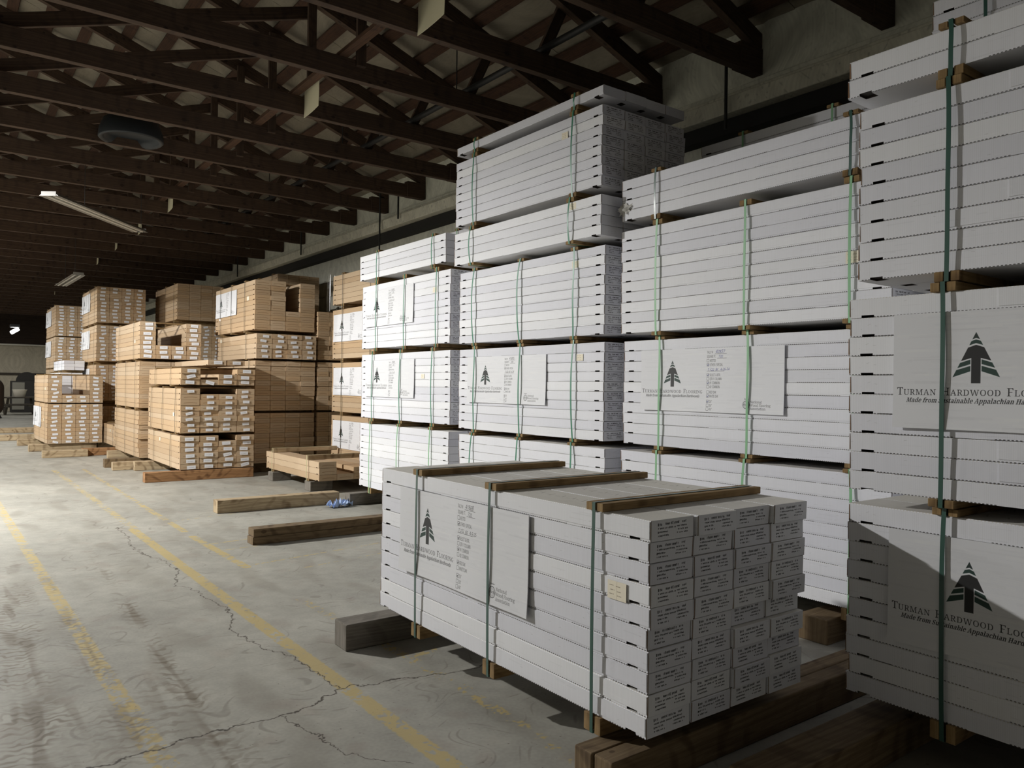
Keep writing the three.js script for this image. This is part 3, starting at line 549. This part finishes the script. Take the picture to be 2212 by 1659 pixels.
// ---------------------------------------------------------------- white stacks
const dk = M.strapDark, gr = M.strapGreen, lt = M.strapLight;
bundle({ label: 'front white bundle standing alone on timbers, its card reading tally 41868', X: 2.09, Z: -1.95, L: 2.12, W: 0.975, y: 0.22, rows: 10, run: 0.07, lath: 0.032, strapZ: [-3.62, -2.94, -2.23], strapMat: dk, card: { key: 'a', w: 1.15, z: 0.27 }, tags: [[0.9, 0.51, 1.0]], slack: 0.4, gap: 0.978, jit: 1.25 });
const s2 = 'tallest white stack', s1 = 'white stack beside the brown bundles', s3 = 'white stack behind the front bundle', sR = 'white stack cut by the right frame edge';
const S2b = [-6.26, -4.8], S2 = [-6.36, -5.61, -4.87];
stack({ X: 4.28, Z: -4.51, W: 0.96, strapMat: gr, slack: 2.2, bow: 0.02 }, [
  { y: 0.22, X: 4.27, Z: -4.47, end: 'blank', strapZ: S2, label: `lowest bundle of the ${s2}, mostly hidden by the front bundle` },
  { y: 1.075, X: 4.29, strapZ: S2, card: { key: 'c' }, tags: [[0.78, 0.68, 0.8]], label: `bundle with a printed card in the ${s2}` },
  { y: 1.935, rows: 9, strapZ: S2, tags: [[0.72, 0.6, 0.8]], label: `plain three-strap bundle above the carded one in the ${s2}` },
  { y: 2.71, rows: 4, X: 4.165, Z: -4.44, end: 'blank', straps: [0, 0], strapZ: S2b, tags: [[0.74, 0.28, 0.8]], label: `thin four-row bundle with blank ends in the ${s2}` },
  { y: 3.11, rows: 8, X: 4.19, Z: -4.46, straps: [0, 0], strapZ: S2b, tags: [[0.62, 0.5, 0.8]], label: `eight-row bundle second from the top of the ${s2}` },
  { y: 3.83, rows: 1, X: 4.2, Z: -4.47, end: 'blank', straps: [0, 0], strapZ: S2b, label: `single-row bundle topping the ${s2}` },
]);
const S1 = [-8.78, -8.05, -7.32];
stack({ X: 4.37, Z: -6.97, strapMat: gr, slack: 1.6, bow: 0.012 }, [
  { y: 0.22, X: 4.36, Z: -6.95, end: 'blank', strapZ: S1, strapMat: lt, label: `lowest plain bundle of the ${s1}` },
  { y: 1.09, X: 4.38, strapZ: S1, card: { key: 'c', z: 0.15 }, tags: [[0.5, 0.52, 0.7]], label: `lower carded bundle of the ${s1}` },
  { y: 1.97, X: 4.42, Z: -7.05, strapZ: S1, card: { key: 'c', z: 0.12 }, tags: [[0.75, 0.6, 0.8]], label: `upper carded bundle of the ${s1}` },
  { y: 2.87, rows: 4, X: 4.46, Z: -7.22, end: 'blank', straps: [0, 0], strapZ: [-8.85, -7.48], label: `four-row bundle topping the ${s1}` },
]);
const S3 = [-3.96, -3.18, -2.44];
const st3 = stack({ X: 4.32, Z: -2.2, strapMat: lt, slack: 1, bow: 0.008 }, [
  { y: 0.22, end: 'blank', strapZ: S3, label: `lowest plain bundle of the ${s3}` },
  { y: 1.073, X: 4.34, strapZ: S3, card: { key: 'b', z: 0.21 }, label: `carded bundle reading tally 42837 in the ${s3}` },
  { y: 1.93, X: 4.3, strapZ: S3, tags: [[0.85, 0.36, 1]], label: `plain ten-row bundle above the tally 42837 card` },
  { y: 2.81, rows: 4, X: 4.3, straps: [0, 0], strapZ: [-3.98, -2.45], strapMat: dk, label: `four-row bundle with a torn corner topping the ${s3}` },
]);
{ // torn, crumpled board at the far corner of the top bundle
  const g = new THREE.IcosahedronGeometry(0.06, 3), p = g.attributes.position;
  for (let i = 0; i < p.count; i++) { const x = p.getX(i), y = p.getY(i), z = p.getZ(i), n = 1 + 0.55 * noise(x * 40 + y * 30, z * 40) + 0.35 * noise(x * 90, y * 90 + z * 60); p.setXYZ(i, x * n * 0.45, y * n * 0.75, z * n * 1.35); }
  g.computeVertexNormals();
  const m = mesh('torn_board', g, std({ color: 0xbfbdb8, roughness: 0.9, flatShading: true }), st3[3]); m.position.set(-0.47, 0.095, -1.03); m.userData.label = 'crumpled torn carton corner';
}
const SR = [-1.385, -0.6, 0.1];
stack({ X: 3.13, Z: 0.38, strapMat: dk, slack: 0.6 }, [
  { y: 0.225, X: 3.14, Z: 0.36, strapZ: SR, card: { key: 'b', z: 0.19 }, label: `lowest carded bundle of the ${sR}` },
  { y: 1.09, X: 3.105, strapZ: SR, card: { key: 'c', z: 0.2 }, label: `second carded bundle up in the ${sR}` },
  { y: 1.97, rows: 9, X: 3.135, Z: 0.4, strapZ: SR, label: `nine-row plain bundle of the ${sR}` },
  { y: 2.765, rows: 2, X: 3.15, Z: 0.33, end: 'blank', strapZ: SR, label: `two-row bundle topping the ${sR}` },
]);
const back = (label, i) => [`lowest`, `second`, `third`, `topmost`][i] + ' ' + label;
stack({ X: 4.23, Z: 0.18, W: 0.96, strapMat: dk, slack: 0.5 }, [0.22, 1.075, 1.93, 2.785].map((y, i) => ({ y, strapZ: [-1.7, -0.9, -0.1], label: back('white bundle in the rear row at the top right corner', i) })));
stack({ X: 5.36, Z: -2.3, W: 0.96, strapMat: lt, slack: 0.5 }, [0.22, 1.075, 1.93, 2.83].map((y, i) => ({ y, strapZ: [-4.0, -3.2, -2.6], label: back('white bundle of the rear row against the wall beam', i) })));
stack({ X: 5.49, Z: -6.9, W: 0.8, strapMat: lt, slack: 0.5 }, [0.22, 1.075, 1.93, 2.76].map((y, i) => ({ y, strapZ: [-8.6, -7.8, -7.2], label: back('white bundle hidden behind the stack beside the brown bundles', i) })));

// ---------------------------------------------------------------- brown stacks
const bw = { kind: 'brown', rh: 0.085, L: 2.28, W: 1.05, base: 0.012, end: 'blank' };
const all = () => true;
const nB0 = 'brown stack squeezed behind the white stack';
stack({ ...bw, X: 5.3, Z: -9.95, rh: 0.0805, L: 2.2, W: 0.97, base: 0.04, straps: [-0.62, 0.3], slack: 0.6 }, [
  { y: 0.195, card: { key: 'c', z: 0.1 }, label: `lowest carded bundle of the ${nB0}` },
  { y: 1.06, card: { key: 'c', z: 0.1 }, label: `middle carded bundle of the ${nB0}` },
  { y: 1.935, card: { key: 'c', z: 0.08 }, label: `upper carded bundle of the ${nB0}` },
  { y: 2.83, rows: 6, label: `plain six-row bundle topping the ${nB0}` },
]);
const nB1 = 'tall brown stack with dark ends';
stack({ ...bw, X: 4.28, Z: -12.95, rh: 0.0845, L: 2.3 }, [
  { y: 0.163, label: `lowest plain bundle of the ${nB1}` },
  { y: 1.05, label: `second plain bundle of the ${nB1}` },
  { y: 1.93, rows: 5, Z: -12.9, labels: all, straps: [-0.65, 0.55], tags: [[-0.85, 0.36, 0.8]], label: `five-row bundle with small white end labels in the ${nB1}` },
  { y: 2.42, Z: -13.0, straps: [-0.68, -0.1, 0.55], skip: (c, r) => c === 2 && r > 3, card: { key: 'c', z: 0.08 }, tags: [[0.78, 0.55, 1]], label: `carded bundle with a gap in its end topping the ${nB1}` },
]);
stack({ ...bw, X: 5.38, Z: -12.95, L: 2.0, W: 0.86 }, [0.163, 1.05, 1.94].map((y, i) => ({ y, label: ['lowest', 'middle', 'upper'][i] + ' brown bundle in the rear row under the clear plastic' })));
stack({ ...bw, X: 5.38, Z: -15.0, W: 0.86 }, [0.163, 1.05, 1.94, 2.84].map((y, i) => ({ y, rows: 10, label: back('brown bundle of the rear row behind the carded tall stack', i) })));
const nB2 = 'nearest brown stack on the reddish timber';
const st2 = stack({ ...bw, X: 3.0, Z: -12.5, rh: 0.0865, W: 1.13, L: 2.25, base: 0.008, labels: all, jit: 1.4, lean: (r) => (r % 3 - 1) * 0.008 }, [
  { y: 0.163, rows: 6, big: true, skip: (c, r) => c === 2 && r > 4, straps: [-0.55, 0.5], tags: [[-0.2, 0.4, 0.8]], label: `lowest six-row bundle of the ${nB2}` },
  { y: 0.725, rows: 8, skip: (c, r) => (c === 1 || c === 2) && r > 6, labels: (c, r) => c > 0 || r < 5 || r > 6, tags: [[0.7, 0.28, 0.8]], label: `middle eight-row bundle of the ${nB2}` },
  { y: 1.472, rows: 3, big: true, skip: (c, r) => (c === 1 && r > 0) || (c === 2 && r > 1), straps: [-0.5, 0.45], label: `partly emptied three-row bundle topping the ${nB2}` },
]);
for (const [k, dx, l] of [[0, 0.42, 'left one of two loose brown cartons lying on the nearest brown stack'], [1, 0.7, 'right one of two loose brown cartons lying on the nearest brown stack']]) {
  const g = thing('loose_carton', l, 'box', [3.15 + dx * 1.05, 1.79, -13.78]);
  const m = mesh('carton', GEO.blank[k + 2], M.brown[k], g); m.scale.set(1.16, 1.08, 1); const lb = mesh('label', labelGeo, M.label, g); lb.position.set(0.01, 0.042, CL / 2 + 0.009); lb.scale.setScalar(1.25);
}
const nB3 = 'brown stack behind the nearest one';
stack({ ...bw, X: 2.88, Z: -14.92, rh: 0.083, L: 2.32, W: 1.04, base: 0.008 }, [
  { y: 0.163, jit: 2.5, lean: (r) => (r < 2 ? 0.05 : r < 4 ? -0.04 : 0), label: `lowest plain bundle of the ${nB3}` },
  { y: 1.045, label: `middle plain bundle of the ${nB3}` },
  { y: 1.925, rows: 8, labels: all, big: true, straps: [-0.6, 0.6], skip: (c, r) => (c === 1 || c === 2) && r > 2, tags: [[0.75, 0.32, 0.8]], label: `hollowed bundle with end labels topping the ${nB3}` },
]);
bundle({ ...bw, X: 2.98, Z: -17.45, rows: 5, y: 0.163, run: 0.008, straps: [-0.6, 0.6], tags: [[0.3, 0.3, 0.8]], label: 'low five-row brown bundle half hidden between the taller brown stacks' });
const nB4 = 'dim brown stack in the rear row';
stack({ ...bw, X: 4.5, Z: -19.2 }, [
  { y: 0.163, label: `lowest bundle of the ${nB4}` }, { y: 1.065, label: `second bundle of the ${nB4}` },
  { y: 2.03, rows: 10, labels: all, label: `labelled third bundle of the ${nB4}` }, { y: 2.99, label: `plain topmost bundle of the ${nB4}` },
]);
const nB5 = 'second labelled brown stack from the far end';
stack({ ...bw, X: 3.0, Z: -20.4, labels: all }, [
  { y: 0.163, rows: 9, label: `lowest bundle of the ${nB5}` }, { y: 1.055, card: { key: 'c', z: 0.1 }, label: `second bundle of the ${nB5}` },
  { y: 1.99, card: { key: 'c', z: 0.06 }, label: `third bundle of the ${nB5}` }, { y: 2.905, card: { key: 'c', z: 0.06 }, labels: (c, r) => !(c === 1 && r === 7), label: `topmost bundle of the ${nB5}` },
]);
const nB6 = 'farthest tall brown stack';
stack({ ...bw, X: 2.62, Z: -24.7, labels: all }, [
  { y: 0.163, rows: 9, label: `lowest bundle of the ${nB6}` }, { y: 0.99, label: `second bundle of the ${nB6}` },
  { y: 1.885, card: { key: 'c', z: 0.06 }, label: `third, carded bundle of the ${nB6}` }, { y: 2.765, card: { key: 'c', z: 0.06 }, label: `topmost bundle of the ${nB6}` },
]);
const nB7 = 'low brown stack reaching farthest into the aisle';
stack({ ...bw, X: 1.87, Z: -19.05, yaw: 1.2, labels: all, base: 0.008 }, [
  { y: 0.163, card: { key: 'c', z: 0.06 }, tags: [[0.6, 0.5, 0.8]], label: `carded lower bundle of the ${nB7}` },
  { y: 1.04, rows: 7, straps: [-0.6, 0.6], skip: (c, r) => (c === 1 || c === 2) && r > 1, tags: [[0.75, 0.3, 0.8]], label: `hollowed upper bundle of the ${nB7}` },
]);
stack({ X: 2.42, Z: -21.75, L: 2.15, W: 0.48, cols: 2, strapMat: dk, end: 'blank' }, [
  { y: 0.22, label: 'lowest far white bundle behind the low brown stack' }, { y: 1.075, rows: 8, label: 'middle far white bundle behind the low brown stack' }, { y: 1.78, rows: 3, X: 2.5, W: 0.44, label: 'topmost far white bundle, three rows, behind the low brown stack' },
]);
{ // low bundle with two wooden bearers on top
  const g = bundle({ ...bw, X: 4.22, Z: -10.05, L: 2.12, W: 1.02, rh: 0.088, rows: 3, y: 0.172, run: 0.03, lath: 0.004, straps: [], skip: (c, r) => (c === 1 && r > 0) || (c === 2 && r > 1) || (c === 3 && r === 2), label: 'low three-row brown bundle with boards strapped across its top' });
  for (const z of [-0.72, 0.68]) {
    const b = mesh('bearer', wbox(1.06, 0.065, 0.04, 0), M.timber, g); b.position.set(0.0, 0.2995, z);
    const s = mesh('strap', strapGeo(1.02, 0.334, -0.03, 0.016, 0.003, 0.004, 0.03), std({ color: 0xb9b48c, roughness: 0.5 }), g); s.position.z = z;
    const u = mesh('runner', wbox(1.04, 0.03, 0.07, 0), M.lath, g); u.position.set(0, -0.0145, z);
  }
}
// clear film tubes standing on the rear brown stack
for (let k = 0; k < 2; k++) single('plastic_tube', new THREE.CylinderGeometry(0.09, 0.1, 0.66, 24, 1, true), new THREE.MeshPhysicalMaterial({ color: 0xffffff, transmission: 1, thickness: 0, roughness: 0.12, side: THREE.DoubleSide }), ['left one of two clear plastic tubes standing on the rear brown stack', 'right one of two clear plastic tubes standing on the rear brown stack'][k], 'plastic tube', [5.7 + k * 0.21, 3.15, -13.1 + k * 0.06], 'clear plastic tubes');

// ---------------------------------------------------------------- timbers on the floor
function timber(label, x0, x1, z, mat, h = 0.15, w = 0.15, parts = 0) {
  if (!parts) return single('timber', wbox(x1 - x0, h, w, 0, 0.008), mat, label, 'timber', [(x0 + x1) / 2, h / 2, z]);
  const g = thing('timber', label, 'timber', [(x0 + x1) / 2, 0, z]);
  for (const s of [-1, 1]) {
    const m = mesh('plank', parts === 1 ? wbox(x1 - x0, h / 2 - 0.002, w, 0, 0.006) : wbox(x1 - x0, h, w / 2 - 0.003, 0, 0.008), mat, g);
    m.position.set(s * 0.004, parts === 1 ? h / 2 + s * h / 4 : h / 2, parts === 1 ? 0 : s * w / 4);
  }
  return g;
}
timber('grey weathered timber end jutting out under the front bundle', 1.86, 3.3, -4.1, M.timberGrey, 0.15, 0.16);
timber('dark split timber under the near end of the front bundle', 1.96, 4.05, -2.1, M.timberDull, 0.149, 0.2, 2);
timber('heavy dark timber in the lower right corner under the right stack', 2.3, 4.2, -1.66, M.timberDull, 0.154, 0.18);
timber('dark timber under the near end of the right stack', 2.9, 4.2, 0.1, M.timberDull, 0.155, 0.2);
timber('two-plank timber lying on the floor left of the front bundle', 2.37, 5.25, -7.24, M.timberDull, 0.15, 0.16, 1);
timber('pale stained timber lying on the floor beside a grey block', 2.6, 4.1, -9.2, M.timber, 0.15, 0.17);
timber('grey timber piece continuing the pale stained one', 4.13, 5.35, -8.95, M.timberGrey, 0.15, 0.15);
timber('reddish stained timber under the nearest brown stack', 2.5, 4.12, -12.55, M.timberRed, 0.15, 0.15);
timber('timber under the far end of the nearest brown stack', 2.7, 4.2, -14.35, M.timber, 0.15, 0.15);
timber('short pale timber end in front of the hollowed brown stack', 2.4, 3.95, -14.95 + 0.4, M.timber, 0.14, 0.14);
timber('dark timber end under the hollowed brown stack', 2.36, 3.95, -15.1, M.timberDull);
timber('timber under the far end of the hollowed brown stack', 2.7, 3.95, -16.9, M.timber);
timber('long pale timber in front of the low far brown stack', 1.66, 2.45, -17.55, M.timber, 0.14, 0.14);
timber('reddish timber end beside the hollowed brown stack', 2.37, 4.05, -17.72, M.timberRed);
timber('timber under the far end of the low five-row bundle', 2.9, 4.05, -19.4, M.timber);
timber('timber under the near end of the aisle-most brown stack', 1.57, 2.85, -19.25, M.timber);
timber('timber under the far end of the aisle-most brown stack', 1.5, 2.9, -21.1, M.timber);
timber('low far timber at the left frame edge, nearer one', 0.6, 2.4, -23.0, M.timber);
timber('low far timber at the left frame edge, farther one', 0.5, 2.3, -26.4, M.timber);
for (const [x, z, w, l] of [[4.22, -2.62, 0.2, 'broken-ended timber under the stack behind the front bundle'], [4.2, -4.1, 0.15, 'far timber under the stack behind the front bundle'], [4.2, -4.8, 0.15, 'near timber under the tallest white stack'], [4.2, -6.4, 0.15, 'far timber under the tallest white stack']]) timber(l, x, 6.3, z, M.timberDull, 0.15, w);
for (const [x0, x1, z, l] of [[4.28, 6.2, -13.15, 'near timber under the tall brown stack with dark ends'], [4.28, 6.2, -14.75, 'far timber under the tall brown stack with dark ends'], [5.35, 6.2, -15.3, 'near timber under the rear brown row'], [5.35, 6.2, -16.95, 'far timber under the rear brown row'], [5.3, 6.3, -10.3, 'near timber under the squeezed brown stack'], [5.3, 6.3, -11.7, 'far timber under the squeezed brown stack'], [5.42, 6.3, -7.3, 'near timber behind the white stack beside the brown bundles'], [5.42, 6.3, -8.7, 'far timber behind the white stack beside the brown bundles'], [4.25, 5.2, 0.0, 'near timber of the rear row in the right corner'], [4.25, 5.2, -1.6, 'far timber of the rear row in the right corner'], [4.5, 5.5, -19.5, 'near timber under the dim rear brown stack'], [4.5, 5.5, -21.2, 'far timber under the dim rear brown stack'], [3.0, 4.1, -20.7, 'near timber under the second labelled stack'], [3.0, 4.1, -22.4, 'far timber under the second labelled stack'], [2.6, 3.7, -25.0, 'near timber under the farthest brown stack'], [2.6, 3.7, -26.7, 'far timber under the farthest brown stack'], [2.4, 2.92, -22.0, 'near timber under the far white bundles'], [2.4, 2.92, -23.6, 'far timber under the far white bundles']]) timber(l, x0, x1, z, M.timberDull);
single('support_block', wbox(0.3, 0.14, 0.2, 0, 0.012), M.timberGrey, 'grey block under the far end of the low boarded bundle', 'block', [4.32, 0.07, -11.85]);
single('support_block', wbox(0.34, 0.14, 0.22, 0, 0.012), M.timberGrey, 'grey block under the near end of the low boarded bundle', 'block', [4.38, 0.07, -10.45]);
{ // blue scrap of film
  const g = new THREE.PlaneGeometry(0.3, 0.16, 14, 8).rotateX(-Math.PI / 2), p = g.attributes.position;
  for (let i = 0; i < p.count; i++) p.setY(i, 0.006 + Math.abs(0.09 * noise(p.getX(i) * 9, p.getZ(i) * 11) + 0.04 * noise(p.getX(i) * 25, p.getZ(i) * 25)));
  g.computeVertexNormals();
  single('paper_scrap', g, std({ color: 0xa9bfe6, side: THREE.DoubleSide, roughness: 0.6, flatShading: true }), 'crumpled blue paper scrap on the floor beside the grey timber', 'paper scrap', [3.98, 0, -8.86]);
}
// ---------------------------------------------------------------- far corner: work table, tub, cabinet
{
  const t = thing('work_table', 'dark trestle work table standing by the far wall', 'table', [2.95, 0, -40.5], 0.2);
  const wd = std({ color: 0x4a453c });
  mesh('table_top', new RoundedBoxGeometry(1.7, 0.06, 0.75, 1, 0.01), wd, t).position.y = 0.76;
  for (const s of [-1, 1]) {
    for (const q of [-1, 1]) { const l = mesh('leg', new RoundedBoxGeometry(0.1, 0.9, 0.05, 1, 0.008), wd, t); l.position.set(s * 0.55, 0.385, q * 0.22); l.rotation.x = q * 0.5; }
    mesh('bench', new RoundedBoxGeometry(1.7, 0.05, 0.26, 1, 0.01), wd, t).position.set(0, 0.44, s * 0.7);
    mesh('bench_bearer', new RoundedBoxGeometry(0.06, 0.09, 1.6, 1, 0.008), wd, t).position.set(s * 0.55, 0.38, 0);
  }
  const prof = [[0, 0], [0.2, 0], [0.27, 0.3], [0.285, 0.3], [0.285, 0.315], [0.26, 0.315], [0.19, 0.015], [0, 0.015]].map(([a, b]) => new THREE.Vector2(a, b));
  single('plastic_tub', new THREE.LatheGeometry(prof, 20), std({ color: 0xd5cfc0 }), 'pale plastic tub standing on the trestle work table', 'tub', [2.95, 0.79, -40.5]);
  const c = thing('machine_cabinet', 'dark metal cabinet with a grey door against the far wall', 'cabinet', [3.35, 0, -43.6]);
  mesh('body', new RoundedBoxGeometry(1.1, 1.5, 0.6, 1, 0.03), std({ color: 0x2c2a28 }), c).position.y = 0.75;
  mesh('door', new RoundedBoxGeometry(0.5, 1.3, 0.03, 1, 0.01), std({ color: 0x7d7b72 }), c).position.set(-0.25, 0.78, 0.31);
  mesh('hood', new THREE.CylinderGeometry(0.42, 0.42, 0.5, 24, 1, false, -Math.PI / 2, Math.PI).rotateX(Math.PI / 2).rotateZ(Math.PI), std({ color: 0x262422 }), c).position.set(0.1, 1.5, 0);
  const d = thing('machine_drum', 'brown rounded machine at the left frame edge far back', 'machine', [1.75, 0, -37]);
  mesh('body', new THREE.CapsuleGeometry(0.42, 0.7, 8, 20), std({ color: 0x3b2a1e }), d).position.y = 0.85;
  mesh('cap', new THREE.SphereGeometry(0.3, 20, 10, 0, 6.3, 0, 1.3), std({ color: 0xc9b68f }), d).position.y = 1.05;
  mesh('foot', new THREE.CylinderGeometry(0.3, 0.36, 0.12, 16), std({ color: 0x222222 }), d).position.y = 0.06;
}
scene.traverse((o) => { if (o.isMesh) { o.castShadow = true; o.receiveShadow = true; } delete o.userData?.top; });
renderer.render(scene, camera);
